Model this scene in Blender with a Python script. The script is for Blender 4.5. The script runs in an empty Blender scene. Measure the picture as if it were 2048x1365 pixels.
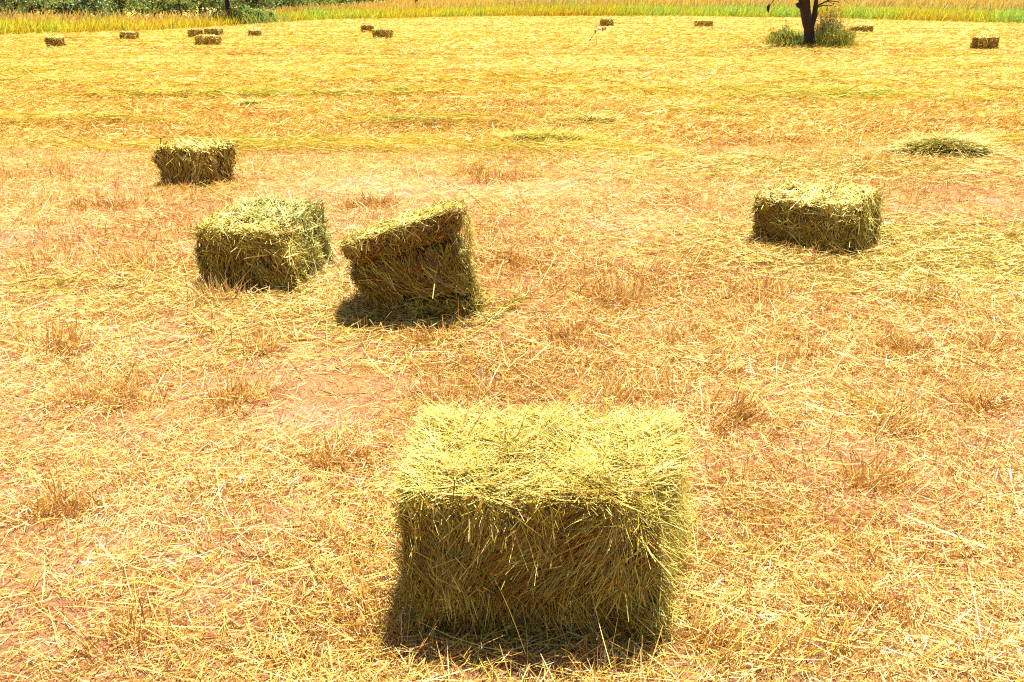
import bpy, math
import numpy as np
from mathutils import Vector

rng = np.random.default_rng(7)
C = bpy.context.scene.collection
PI = math.pi

# ------------------------------------------------------------------ camera
F = 1774.0; H = 1.75
TH = math.atan((682.5 + 12) / F); CT, ST = math.cos(TH), math.sin(TH)


def at(px, py, z=0.0):
    """pixel of the 2048x1365 photograph -> point on the level z"""
    a = (px - 1024) / F; b = (682.5 - py) / F
    t = (z - H) / (-ST + b * CT)
    return np.array([a * t, (CT + b * ST) * t, z])


def up(px, py, base):
    """point above `base` (same distance) seen at pixel py, px"""
    b = (682.5 - py) / F; a = (px - 1024) / F
    t = base[1] / (CT + b * ST)
    return np.array([a * t, base[1], H + (-ST + b * CT) * t])


cam_d = bpy.data.cameras.new('camera'); cam = bpy.data.objects.new('camera', cam_d); C.objects.link(cam)
cam.location = (0, 0, H); cam.rotation_euler = (PI / 2 - TH, 0, 0)
cam_d.sensor_width = 36; cam_d.lens = 36 * F / 2048; cam_d.clip_end = 4000; cam_d.clip_start = 0.05
bpy.context.scene.camera = cam

# ------------------------------------------------------------------ light
SUN_EL = math.radians(75); SUN_AZ = math.radians(24)      # behind the bales, a little to the right
sd = np.array([math.sin(SUN_AZ) * math.cos(SUN_EL), math.cos(SUN_AZ) * math.cos(SUN_EL), math.sin(SUN_EL)])
ld = bpy.data.lights.new('sun', 'SUN'); ld.energy = 5.0; ld.angle = math.radians(0.5); ld.color = (1, 0.94, 0.84)
lo = bpy.data.objects.new('sun', ld); C.objects.link(lo)
lo.rotation_euler = Vector(sd).to_track_quat('Z', 'Y').to_euler(); lo.location = (10, 30, 60)
w = bpy.data.worlds.new('World'); bpy.context.scene.world = w; w.use_nodes = True
nt = w.node_tree; bg = nt.nodes['Background']
sky = nt.nodes.new('ShaderNodeTexSky'); sky.sky_type = 'NISHITA'; sky.sun_disc = False
sky.sun_elevation = SUN_EL; sky.sun_rotation = SUN_AZ; sky.dust_density = 2.0
nt.links.new(sky.outputs[0], bg.inputs[0]); bg.inputs[1].default_value = 0.05
sc = bpy.context.scene
sc.view_settings.view_transform = 'Standard'; sc.view_settings.look = 'None'
sc.view_settings.exposure = 2.15; sc.view_settings.gamma = 1.0
sc.render.engine = 'CYCLES'
sc.cycles.use_denoising = False; sc.cycles.pixel_filter_type = 'BLACKMAN_HARRIS'; sc.cycles.filter_width = 1.15
sc.cycles.max_bounces = 5; sc.cycles.transparent_max_bounces = 4


# ------------------------------------------------------------------ noise
def _h(ix, iy, iz, seed):
    n = (ix.astype(np.int64) * 374761393 + iy.astype(np.int64) * 668265263 + iz.astype(np.int64) * 2147483647 + seed * 974711) & 0x7fffffff
    n = ((n ^ (n >> 13)) * 1274126177) & 0x7fffffff
    n = n ^ (n >> 16)
    return (n & 0xffff) / 65535.0


def noise(x, y, z=None, seed=0):
    x = np.asarray(x, float); y = np.asarray(y, float)
    if z is None:
        ix, iy = np.floor(x), np.floor(y); fx, fy = x - ix, y - iy
        fx = fx * fx * (3 - 2 * fx); fy = fy * fy * (3 - 2 * fy); o = np.zeros_like(ix)
        a = _h(ix, iy, o, seed) * (1 - fx) + _h(ix + 1, iy, o, seed) * fx
        b = _h(ix, iy + 1, o, seed) * (1 - fx) + _h(ix + 1, iy + 1, o, seed) * fx
        return a * (1 - fy) + b * fy
    z = np.asarray(z, float); iz = np.floor(z); fz = z - iz; fz = fz * fz * (3 - 2 * fz)
    ix, iy = np.floor(x), np.floor(y); fx, fy = x - ix, y - iy
    fx = fx * fx * (3 - 2 * fx); fy = fy * fy * (3 - 2 * fy)
    def lay(k):
        a = _h(ix, iy, k, seed) * (1 - fx) + _h(ix + 1, iy, k, seed) * fx
        b = _h(ix, iy + 1, k, seed) * (1 - fx) + _h(ix + 1, iy + 1, k, seed) * fx
        return a * (1 - fy) + b * fy
    return lay(iz) * (1 - fz) + lay(iz + 1) * fz


def fbm(x, y, s, o=3, seed=0):
    t = 0; a = 1; n = 0
    for k in range(o):
        t = t + a * noise(np.asarray(x) / s * 2 ** k, np.asarray(y) / s * 2 ** k, None, seed + k * 11); n += a; a *= .5
    return t / n          # 0..1


def sstep(a, b, x):
    t = np.clip((x - a) / (b - a), 0, 1); return t * t * (3 - 2 * t)


# ------------------------------------------------------------------ terrain
def windrow(x, y):
    """0..1: where the cut hay lies in rows across the field"""
    wv = (fbm(x, y, 6, 2, 31) - .5) * 3.2
    r = np.sin((y + .05 * x + wv) * 2 * PI / 2.3)
    p = fbm(x, y * 2.2, 3.2, 3, 47)
    return sstep(.25, .95, r) * sstep(.38, .62, p) * sstep(8.2, 11, y + .25 * np.abs(x))


def ground_z(x, y):
    x = np.asarray(x, float); y = np.asarray(y, float)
    z = (fbm(x, y, 1.6, 3, 3) - .5) * .07 * sstep(60, 20, y)
    z = z + (fbm(x, y, .22, 2, 5) - .5) * .035 * sstep(25, 8, np.hypot(x, y))
    z = z + windrow(x, y) * .05 * sstep(80, 40, y)
    z = z - .034 * np.clip(y - 44, 0, 60) * sstep(-14, -24, x) + .012 * np.clip(y - 84, 0, 150) * sstep(-16, 4, x)
    return z


# ------------------------------------------------------------------ mesh building
class MB:
    """collects quads/tris with a tone value and a material index per piece"""
    def __init__(s): s.v = []; s.f = []; s.t = []; s.m = []; s.n = 0

    def add(s, v, f, tone, m=0):
        v = np.asarray(v, float).reshape(-1, 3); f = np.asarray(f, np.int64)
        s.v.append(v); s.f.append(f + s.n); s.n += len(v)
        s.t.append(np.broadcast_to(np.asarray(tone, float), (len(v),)).copy()); s.m.append(np.full(len(f), m, np.int32))

    def build(s, name, mats, parent=None, origin=(0, 0, 0), smooth=None):
        v = np.concatenate(s.v) - np.asarray(origin, float)
        f = np.concatenate(s.f); t = np.concatenate(s.t); m = np.concatenate(s.m)
        me = bpy.data.meshes.new(name); nf = len(f)
        me.vertices.add(len(v)); me.vertices.foreach_set('co', v.astype(np.float32).ravel())
        me.loops.add(nf * 4); me.loops.foreach_set('vertex_index', f.astype(np.int32).ravel())
        me.polygons.add(nf); me.polygons.foreach_set('loop_start', np.arange(0, nf * 4, 4, dtype=np.int32))
        me.polygons.foreach_set('material_index', m)
        if smooth is not None:
            me.polygons.foreach_set('use_smooth', np.isin(m, smooth))
        a = me.attributes.new('tone', 'FLOAT', 'POINT'); a.data.foreach_set('value', t.astype(np.float32))
        for x in (mats if isinstance(mats, (list, tuple)) else [mats]): me.materials.append(x)
        me.update(calc_edges=True)
        o = bpy.data.objects.new(name, me); C.objects.link(o)
        if parent: o.parent = parent
        else: o.location = origin
        return o


def norm(a):
    return a / np.maximum(np.linalg.norm(a, axis=-1, keepdims=True), 1e-9)


def dirs(az, el):
    return np.stack([np.cos(az) * np.cos(el), np.sin(az) * np.cos(el), np.sin(el)], -1)


def perp(T, r=rng):
    return norm(np.cross(T, r.normal(size=T.shape)))


def ribbons(mb, P, T, L, Wd, bend, tone, B=None, segs=3, taper=.7, m=0, r=rng, kink=0.0):
    """n thin curved grass blades: P base, T direction, B bend direction"""
    n = len(P)
    if n == 0: return
    T = norm(T); B = perp(T, r) if B is None else B
    L = np.broadcast_to(L, (n,)); Wd = np.broadcast_to(Wd, (n,)); bend = np.broadcast_to(bend, (n,))
    s = np.linspace(0, 1, segs + 1)
    k = s[None, :] ** 2
    if kink > 0:
        kp = r.uniform(.3, .8, n)[:, None]; on = (r.random(n) < kink)[:, None]
        k = np.where(on, np.clip(s[None] - kp, 0, 1) * 1.6, k)
    sp = P[:, None] + T[:, None] * (L[:, None] * s)[..., None] + B[:, None] * ((bend * L)[:, None] * k)[..., None]
    X = norm(np.cross(T, B) + .35 * B * r.normal(size=(n, 1)))
    wd = (Wd[:, None] * .5 * (1 - taper * s ** 1.6))[..., None]
    v = np.stack([sp - X[:, None] * wd, sp + X[:, None] * wd], 2)       # n, segs+1, 2, 3
    base = (np.arange(n) * (segs + 1) * 2)[:, None] + (np.arange(segs) * 2)[None]
    f = np.stack([base, base + 1, base + 3, base + 2], -1).reshape(-1, 4)
    mb.add(v.reshape(-1, 3), f, np.repeat(np.broadcast_to(tone, (n,)), (segs + 1) * 2), m)


def tube(mb, pts, rad, tone=.5, sides=8, m=0, rough=0.0, r=rng):
    pts = np.asarray(pts, float); n = len(pts); rad = np.broadcast_to(rad, (n,))
    tg = norm(np.gradient(pts, axis=0)); ref = np.array([0.3, 1, .2]); X = norm(np.cross(tg, ref)); Y = np.cross(tg, X)
    a = np.linspace(0, 2 * PI, sides, endpoint=False)
    rr = rad[:, None] * (1 + rough * r.normal(size=(n, sides)))
    v = pts[:, None] + X[:, None] * (rr * np.cos(a))[..., None] + Y[:, None] * (rr * np.sin(a))[..., None]
    v = np.concatenate([v.reshape(-1, 3), pts[[0]], pts[[-1]]])
    f = []
    for i in range(n - 1):
        for j in range(sides):
            k = (j + 1) % sides; f.append((i * sides + j, i * sides + k, (i + 1) * sides + k, (i + 1) * sides + j))
    for j in range(0, sides, 2):
        k1, k2 = (j + 1) % sides, (j + 2) % sides
        f.append((n * sides, k2, k1, j)); f.append((n * sides + 1, (n - 1) * sides + j, (n - 1) * sides + k1, (n - 1) * sides + k2))
    mb.add(v, f, tone, m)


def wander(a, b, n, amp, r):
    a = np.asarray(a, float); b = np.asarray(b, float); t = np.linspace(0, 1, n)[:, None]
    p = a + (b - a) * t
    d = r.normal(size=(n, 3)) * amp * np.linalg.norm(b - a); d[0] = 0
    return p + d * np.minimum(1, t * 3)


# ------------------------------------------------------------------ materials
ALB = .72


def ramp_mat(name, stops, transl=.3, rough=.5, spec=.28, bump=0.0, noise_mix=0.0, nscale=40):
    stops = [(p, tuple(ALB * k for k in c)) for p, c in stops]
    m = bpy.data.materials.new(name); m.use_nodes = True; t = m.node_tree; N = t.nodes; L = t.links
    N.clear(); out = N.new('ShaderNodeOutputMaterial'); bs = N.new('ShaderNodeBsdfPrincipled')
    at_ = N.new('ShaderNodeAttribute'); at_.attribute_name = 'tone'
    rp = N.new('ShaderNodeValToRGB'); e = rp.color_ramp.elements
    while len(e) > 1: e.remove(e[0])
    e[0].position = stops[0][0]; e[0].color = (*stops[0][1], 1)
    for p, c in stops[1:]:
        x = e.new(p); x.color = (*c, 1)
    src = at_.outputs['Fac']
    if noise_mix:
        nz = N.new('ShaderNodeTexNoise'); nz.inputs['Scale'].default_value = nscale; nz.inputs['Detail'].default_value = 4
        g = N.new('ShaderNodeNewGeometry'); L.new(g.outputs['Position'], nz.inputs['Vector'])
        ma = N.new('ShaderNodeMath'); ma.operation = 'MULTIPLY_ADD'; ma.inputs[1].default_value = noise_mix; L.new(nz.outputs['Fac'], ma.inputs[0])
        sb = N.new('ShaderNodeMath'); sb.operation = 'SUBTRACT'; L.new(src, sb.inputs[0]); sb.inputs[1].default_value = noise_mix * .5
        L.new(sb.outputs[0], ma.inputs[2]); src = ma.outputs[0]
        if bump:
            b = N.new('ShaderNodeBump'); b.inputs['Strength'].default_value = bump; b.inputs['Distance'].default_value = .02
            L.new(nz.outputs['Fac'], b.inputs['Height']); L.new(b.outputs[0], bs.inputs['Normal'])
    L.new(src, rp.inputs[0])
    L.new(rp.outputs[0], bs.inputs['Base Color']); bs.inputs['Roughness'].default_value = rough
    bs.inputs['Specular IOR Level'].default_value = spec
    if transl:
        tr = N.new('ShaderNodeBsdfTranslucent'); mx = N.new('ShaderNodeMixShader'); mx.inputs[0].default_value = transl
        L.new(rp.outputs[0], tr.inputs[0]); L.new(bs.outputs[0], mx.inputs[1]); L.new(tr.outputs[0], mx.inputs[2]); L.new(mx.outputs[0], out.inputs[0])
    else:
        L.new(bs.outputs[0], out.inputs[0])
    return m


M_straw = ramp_mat('dry_straw', [(0, (.17, .065, .02)), (.25, (.48, .215, .045)), (.5, (.70, .395, .075)), (.75, (.80, .53, .15)), (1, (.86, .69, .36))], .12)
M_gold = ramp_mat('golden_straw', [(0, (.30, .12, .016)), (.35, (.56, .285, .03)), (.65, (.66, .40, .045)), (1, (.74, .52, .12))], .15)
M_green = ramp_mat('green_blade', [(0, (.64, .43, .05)), (.4, (.52, .43, .04)), (.75, (.26, .36, .025)), (1, (.12, .28, .02))], .35)
M_hay = ramp_mat('hay_stalk', [(0, (.16, .07, .01)), (.2, (.36, .165, .02)), (.4, (.34, .25, .026)), (.65, (.34, .295, .032)), (.85, (.62, .49, .07)), (1, (.76, .62, .17))], .1)  # middle stops lowered to put shade into the bale fronts
M_bluehay = ramp_mat('grey_green_hay_stalk', [(0, (.15, .12, .022)), (.4, (.33, .30, .045)), (.75, (.52, .47, .10)), (1, (.72, .65, .26))], .12)
M_core = ramp_mat('packed_hay', [(0, (.05, .028, .005)), (.5, (.13, .085, .014)), (1, (.24, .17, .03))], 0, .8, .2, 1.0, .9, 55)  # darker than the hay itself, painted shade for the gaps between stalks
M_tall = ramp_mat('tall_grass_blade', [(0, (.38, .22, .02)), (.2, (.62, .47, .03)), (.5, (.58, .54, .04)), (.8, (.42, .54, .05)), (1, (.34, .58, .11))], .45)
M_seed = ramp_mat('grass_seed_head', [(0, (.62, .39, .13)), (.5, (.66, .46, .10)), (1, (.66, .51, .08))], .3)
M_bark = ramp_mat('bark', [(0, (.018, .011, .008)), (.5, (.05, .032, .022)), (1, (.11, .075, .05))], 0, .9, .2, 1.0, .8, 18)
M_leaf = ramp_mat('leaf', [(0, (.07, .11, .03)), (.5, (.18, .26, .06)), (.8, (.30, .39, .08)), (1, (.42, .48, .10))], .3, .5, .3)
M_bush = ramp_mat('bush_leaf', [(0, (.13, .075, .025)), (.35, (.29, .21, .035)), (.7, (.32, .34, .045)), (1, (.48, .48, .06))], .35, .55, .3)
M_white = ramp_mat('white_petal', [(0, (.5, .47, .36)), (1, (.72, .70, .6))], .3, .6, .3)


def soil_mat():
    m = bpy.data.materials.new('red_soil_with_chaff'); m.use_nodes = True; t = m.node_tree; N = t.nodes; L = t.links
    bs = N['Principled BSDF']; bs.inputs['Roughness'].default_value = .95; bs.inputs['Specular IOR Level'].default_value = .1
    g = N.new('ShaderNodeNewGeometry')
    def nz(sc_, det=5, scl=(1, 1, 1), ro=.6):
        mp = N.new('ShaderNodeMapping'); mp.inputs['Scale'].default_value = scl; L.new(g.outputs['Position'], mp.inputs[0])
        n = N.new('ShaderNodeTexNoise'); n.inputs['Scale'].default_value = sc_; n.inputs['Detail'].default_value = det; n.inputs['Roughness'].default_value = ro
        L.new(mp.outputs[0], n.inputs[0]); return n.outputs['Fac']
    def rmp(src, stops):
        if max(stops[-1][1]) != min(stops[-1][1]): stops = [(p, tuple(ALB * k for k in c)) for p, c in stops]
        r = N.new('ShaderNodeValToRGB'); e = r.color_ramp.elements
        e[0].position, e[0].color = stops[0][0], (*stops[0][1], 1); e[1].position, e[1].color = stops[-1][0], (*stops[-1][1], 1)
        for p, c in stops[1:-1]:
            x = e.new(p); x.color = (*c, 1)
        L.new(src, r.inputs[0]); return r.outputs[0]
    def mix(f, a, b):
        x = N.new('ShaderNodeMix'); x.data_type = 'RGBA'; L.new(f, x.inputs[0]); L.new(a, x.inputs[6]); L.new(b, x.inputs[7]); return x.outputs[2]
    soil = rmp(nz(3.2, 8), [(.3, (.32, .115, .055)), (.5, (.43, .18, .10)), (.7, (.52, .26, .16))])
    chaff = rmp(nz(60, 6, (1, 1, 1), .75), [(.35, (.26, .11, .02)), (.5, (.58, .31, .05)), (.65, (.70, .44, .12))])
    streak = rmp(nz(1.4, 6, (.25, 1, 1), .65), [(.35, (.60, .35, .05)), (.5, (.62, .41, .05)), (.65, (.50, .38, .045))])
    far = mix(rmp(nz(25, 3, (.4, 1, 1)), [(.3, (0, 0, 0)), (.7, (.7, .7, .7))]), streak, chaff)
    sep = N.new('ShaderNodeSeparateXYZ'); L.new(g.outputs['Position'], sep.inputs[0])
    mr = N.new('ShaderNodeMapRange'); mr.interpolation_type = 'SMOOTHSTEP'
    L.new(sep.outputs[1], mr.inputs[0]); mr.inputs[1].default_value = 6; mr.inputs[2].default_value = 20; mr.inputs[3].default_value = .15; mr.inputs[4].default_value = .92
    ad = N.new('ShaderNodeMath'); ad.operation = 'ADD'; L.new(mr.outputs[0], ad.inputs[0])
    s2 = N.new('ShaderNodeMath'); s2.operation = 'MULTIPLY_ADD'; L.new(nz(2.0, 6), s2.inputs[0]); s2.inputs[1].default_value = 1.2; s2.inputs[2].default_value = -.68
    L.new(s2.outputs[0], ad.inputs[1]); ad.use_clamp = True
    spk = rmp(nz(170, 3), [(.52, (0, 0, 0)), (.60, (.8, .8, .8))])
    bits = rmp(nz(90, 3), [(.35, (.16, .06, .02)), (.5, (.50, .28, .10)), (.65, (.66, .48, .22))])
    L.new(mix(ad.outputs[0], mix(spk, soil, bits), far), bs.inputs['Base Color'])
    b = N.new('ShaderNodeBump'); b.inputs['Strength'].default_value = 1.0; b.inputs['Distance'].default_value = .035
    L.new(nz(32, 8, ro=.75), b.inputs['Height']); L.new(b.outputs[0], bs.inputs['Normal'])
    return m


M_soil = soil_mat()


# ------------------------------------------------------------------ tagging
def tag(o, label=None, cat=None, group=None, kind=None):
    if label: o['label'] = label
    if cat: o['category'] = cat
    if group: o['group'] = group
    if kind: o['kind'] = kind
    return o


def empty(name, loc, label, cat, group=None):
    o = bpy.data.objects.new(name, None); C.objects.link(o); o.location = loc; o.empty_display_size = .1
    return tag(o, label, cat, group)


# ------------------------------------------------------------------ ground
def build_ground():
    u = np.linspace(-1, 1, 561)
    gx = np.sinh(u * 7.2) / math.sinh(7.2) * 700
    v = np.linspace(0, 1, 620)
    gy = -6 + 6.0 + np.sinh((v - .12) * 7.6) / math.sinh(7.6 * .88) * 900
    X, Y = np.meshgrid(gx, gy)
    Z = ground_z(X, Y)
    nx, ny = len(gx), len(gy)
    idx = np.arange(nx * ny).reshape(ny, nx)
    f = np.stack([idx[:-1, :-1], idx[:-1, 1:], idx[1:, 1:], idx[1:, :-1]], -1).reshape(-1, 4)
    mb = MB(); mb.add(np.stack([X, Y, Z], -1), f, .5)
    o = mb.build('ground', M_soil, smooth=[0]); tag(o, kind='structure')


build_ground()


def scatter(n, r0, r1, p=1.0, amax=36, r=rng):
    """n random spots of the field between the distances r0 and r1; p < 2 thins them out with distance"""
    q = r.random(n); e = p
    d = (r0 ** e + q * (r1 ** e - r0 ** e)) ** (1 / e) if e > 1e-6 else r0 * (r1 / r0) ** q
    a = np.radians(r.uniform(-amax, amax, n))
    x = d * np.tan(a); return x, d


TUFTS = [
    (300, 535, .30, .13, .42, 'orange brown dry tuft beside the green ended bale, out in open stubble', (0, 0)),
    (250, 790, .30, .17, .42, 'tall wispy dry tuft with upright straws, widest one in the pale stubble', (0, 0)),
    (110, 705, .22, .20, .38, 'small brown tuft with thin straws rising from a dark base', (.1, 0)),
    (490, 795, .24, .13, .36, 'dull brown tuft below the broken open bale', (0, 0)),
    (745, 412, .34, .13, .22, 'rusty brown tuft just behind the tilted bale', (0, 0)),
    (1020, 528, .26, .12, .30, 'brown tuft just beside the leaning bale on its sunny side', (.2, 0)),
    (1240, 600, .26, .16, .34, 'upright dry tuft between the leaning bale and the bale with a straight shadow', (0, 0)),
    (1140, 690, .36, .11, .34, 'broad low tuft of short brown stubble on bare red soil', (0, 0)),
    (1330, 676, .16, .12, .66, 'small pale fan shaped tuft, much lighter than its neighbours', (0, 0)),
    (850, 685, .26, .10, .30, 'short rusty stubble tuft in front of the leaning bale', (0, 0)),
    (900, 795, .36, .14, .44, 'golden tuft of bent straws directly behind the nearest bale', (0, 0)),
    (1290, 800, .30, .18, .44, 'tall straight tuft behind the sunlit corner of the nearest bale', (0, 0)),
    (1490, 845, .30, .15, .18, 'dark brown bushy tuft leaning over red soil', (.45, 0)),
    (1600, 712, .28, .10, .32, 'low brown tuft in a gap of red soil', (0, 0)),
    (1790, 700, .22, .11, .28, 'small brown tuft with a dark shaded base', (-.2, 0)),
    (2010, 705, .30, .14, .46, 'golden tuft cut by the edge of the view', (.2, 0)),
    (1850, 606, .34, .10, .26, 'wide rusty tuft on the bare soil near the pale spread of hay', (0, 0)),
    (1525, 585, .46, .12, .32, 'long band of short stubble in front of the bale with a straight shadow', (0, 0)),
    (1935, 805, .26, .12, .30, 'brown tuft beside a long white stalk', (-.3, 0)),
    (1805, 855, .20, .13, .40, 'combed looking tuft with all straws leaning one way', (.7, 0)),
    (1735, 965, .20, .12, .34, 'thin tuft with a few green stems standing in litter', (0, 0)),
    (430, 600, .30, .15, .5, 'orange golden tuft growing against the foot of the broken open bale', (-.2, 0)),
    (210, 412, .34, .11, .34, 'reddish tuft in pale straw not far from the flared bale', (0, 0)),
    (520, 705, .18, .11, .4, 'small tuft with a few yellow straws below the broken open bale', (0, 0)),
    (660, 930, .20, .09, .3, 'low flattened brown tuft in the open straw', (.3, 0)),
    (745, 1235, .20, .11, .26, 'curly rusty tuft at the shaded corner of the nearest bale', (-.2, 0)),
    (125, 1020, .16, .10, .3, 'dark rooted tuft in bright yellow straw', (0, 0)),
    (1690, 1215, .24, .11, .36, 'dry tuft of fine orange straws on pinkish soil', (-.4, 0)),
    (1440, 1280, .24, .10, .3, 'rusty leafy tuft near the sunny foot of the nearest bale', (.3, 0)),
    (1640, 1300, .26, .10, .28, 'wavy rusty tuft of flattened blades on soil', (.5, 0)),
    (250, 1275, .18, .10, .26, 'stiff brown stubble tuft with broken tops', (.1, 0)),
    (1000, 360, .5, .12, .3, 'reddish thin tuft in the open between the far bales', (0, 0)),
]
TUFT_SPOTS = [(*at(a[0], a[1])[:2], a[2]) for a in TUFTS]


# ------------------------------------------------------------------ straw litter
def straw_litter():
    mb = MB(); r = np.random.default_rng(11)
    for n, r0, r1, p, L0, L1, w0, w1, lift in [
        (260000, 1.3, 4.2, 1.3, .012, .075, .0014, .0030, .020),
        (17000, 1.3, 5.0, 1.3, .08, .24, .0016, .0032, .035),
        (400000, 4.0, 12, .7, .022, .12, .0019, .0040, .023),
        (15000, 4.0, 14, .7, .12, .34, .0026, .0042, .03),
        (260000, 11, 32, .4, .06, .22, .006, .011, .026),
        (230000, 28, 85, .5, .12, .32, .012, .022, .018)]:
        x, y = scatter(n, r0, r1, p, 38 if r0 > 2 else 44, r)
        cover = fbm(x, y * 1.15, .9, 3, 71)
        keep = np.clip(sstep(.28, .66, cover) * .78 + .16 + .1 * sstep(3.5, 6, y) + .35 * sstep(9, 14, y), 0, 1) * (1 - .12 * sstep(9, 12, y) * sstep(60, 25, y) * (1 - windrow(x, y)) * sstep(.35, .6, fbm(x, y * 1.6, 2.5, 2, 77)))
        for q_ in TUFT_SPOTS: keep = keep * (1 - .8 * np.exp(-((x - q_[0]) ** 2 + (y - q_[1] + .03) ** 2 * 1.5) / (q_[2] * .5) ** 2))
        keep = r.random(n) < keep
        x, y, cover = x[keep], y[keep], cover[keep]; n = len(x)
        z = ground_z(x, y) + r.exponential(lift, n) * .6
        az = r.uniform(0, 2 * PI, n)
        al = sstep(9, 13, y) * .6                      # mown hay lies along the rows
        az = np.where(r.random(n) < al, r.normal(0, .5, n), az)
        el = r.normal(.05, .27, n) * (1 - .5 * sstep(10, 30, y)) + (r.random(n) < .06) * .5 * sstep(30, 8, y)
        L = r.uniform(L0, L1, n) ** 1.0
        P = np.stack([x, y, z], -1); T = dirs(az, el); P = P - T * (L * .5)[:, None]
        P[:, 2] = np.maximum(P[:, 2], ground_z(P[:, 0], P[:, 1]) - .004)
        hue = fbm(x, y, 1.4, 2, 90)
        tone = np.clip(.55 + .08 * sstep(4.5, 7, y) - .1 * (L0 > .07) * (r0 < 10) + (hue - .5) * .7 + (fbm(x, y * 2.5, 5, 3, 95) - .5) * .45 * sstep(8, 16, y) + r.normal(0, .27, n) * sstep(70, 8, y), 0, 1)
        gold = r.random(n) < sstep(5, 13, y) * .9
        for g_, mi in ((~gold, 0), (gold, 1)):
            ribbons(mb, P[g_], T[g_], L[g_], r.uniform(w0, w1, g_.sum()), r.normal(0, .22, g_.sum()), tone[g_], segs=3 if r0 < 20 else 2, taper=.4, m=mi, r=r, kink=.35)
    o = mb.build('straw_litter', [M_straw, M_gold]); tag(o, 'loose dry straw lying over the mown field', 'straw', kind='stuff')


straw_litter()


def green_litter():
    """the greener hay lying in rows and scattered fresh blades"""
    mb = MB(); r = np.random.default_rng(12)
    for n, r0, r1, p, L0, L1, w0, w1, base in [
        (90000, 8, 18, .6, .14, .45, .004, .008, 0), (100000, 16, 45, .3, .2, .5, .010, .018, 0),
        (9000, 1.3, 5, 1.2, .05, .28, .002, .004, .05), (10000, 4, 12, .7, .08, .3, .003, .006, .07), (12000, 12, 60, .3, .15, .5, .012, .03, .16)]:
        x, y = scatter(n, r0, r1, p, 38, r)
        wr = windrow(x, y); gp = sstep(.52, .7, fbm(x, y, 2.6, 2, 133))
        k = r.random(n) < np.clip(wr * (1.0 if not base else .2) + base + gp * (.3 if base else .05), 0, 1)
        x, y, wr = x[k], y[k], wr[k]; n = len(x)
        z = ground_z(x, y) + r.random(n) * (.01 + .10 * wr)
        az = np.where(r.random(n) < .75, r.normal(0, .35, n) + (r.random(n) < .5) * PI, r.uniform(0, 2 * PI, n))
        L = r.uniform(L0, L1, n); T = dirs(az, r.normal(.06, .16, n)); P = np.stack([x, y, z], -1) - T * (L * .45)[:, None]
        P[:, 2] = np.maximum(P[:, 2], ground_z(P[:, 0], P[:, 1]) - .004)
        tone = np.clip(.18 + .08 * wr + (fbm(x, y, 1.1, 2, 140) - .5) * .8 + r.normal(0, .16, n), 0, 1)
        ribbons(mb, P, T, L, r.uniform(w0, w1, n), r.normal(0, .15, n), tone, segs=3, taper=.6, r=r)
    x, y = scatter(900, 1.6, 14, .9, 38, r); k = r.random(900) < sstep(.42, .7, fbm(x, y, 1.5, 2, 171)) * sstep(2.5, -1.5, x); x, y = x[k], y[k]; n = len(x)
    ribbons(mb, np.stack([x, y, ground_z(x, y)], -1), np.stack([r.normal(.1, .35, n), r.normal(0, .35, n), np.ones(n)], -1), r.uniform(.08, .26, n), .0016 + .0005 * y, r.normal(.1, .2, n), np.clip(.4 + r.normal(0, .25, n), 0, 1), segs=4, taper=.6, r=r)
    o = mb.build('cut_hay', M_green); tag(o, 'greenish cut hay lying in rows across the field', 'hay', kind='stuff')


green_litter()


def stubble():
    mb = MB(); r = np.random.default_rng(13)
    for nc, r0, r1, p, hmax, w0, w1, per in [(2400, 1.3, 6, 1.2, .11, .0018, .0034, 30), (8500, 5, 16, .7, .12, .003, .0052, 22), (6000, 15, 60, .3, .12, .008, .016, 9)]:
        cx, cy = scatter(nc, r0, r1, p, 38, r)
        k = r.random(nc) < sstep(.3, .65, fbm(cx, cy, 1.8, 2, 160)); cx, cy = cx[k], cy[k]
        m_ = r.integers(3, per, len(cx)); ci = np.repeat(np.arange(len(cx)), m_); n = len(ci)
        sp = .03 + .012 * cy[ci] ** .5
        x = cx[ci] + r.normal(0, 1, n) * sp; y = cy[ci] + r.normal(0, 1, n) * sp
        P = np.stack([x, y, ground_z(x, y) - .005], -1)
        lean = np.stack([x - cx[ci], y - cy[ci]], -1) * 3
        T = np.stack([lean[:, 0] + r.normal(0, .3, n), lean[:, 1] + r.normal(0, .3, n), np.ones(n)], -1)
        L = r.uniform(.3, 1, n) ** 1.5 * hmax * np.repeat(r.uniform(.4, 1.3, len(cx)), m_)
        tone = np.clip(np.repeat(r.normal(.54, .16, len(cx)), m_) + r.normal(0, .14, n), 0, 1)
        ribbons(mb, P, T, L, r.uniform(w0, w1, n), r.normal(0, .15, n), tone, segs=2, taper=.3, r=r)
    o = mb.build('stubble', M_straw); tag(o, 'short upright stubble of the mown grass', 'stubble', kind='stuff')


stubble()


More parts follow.
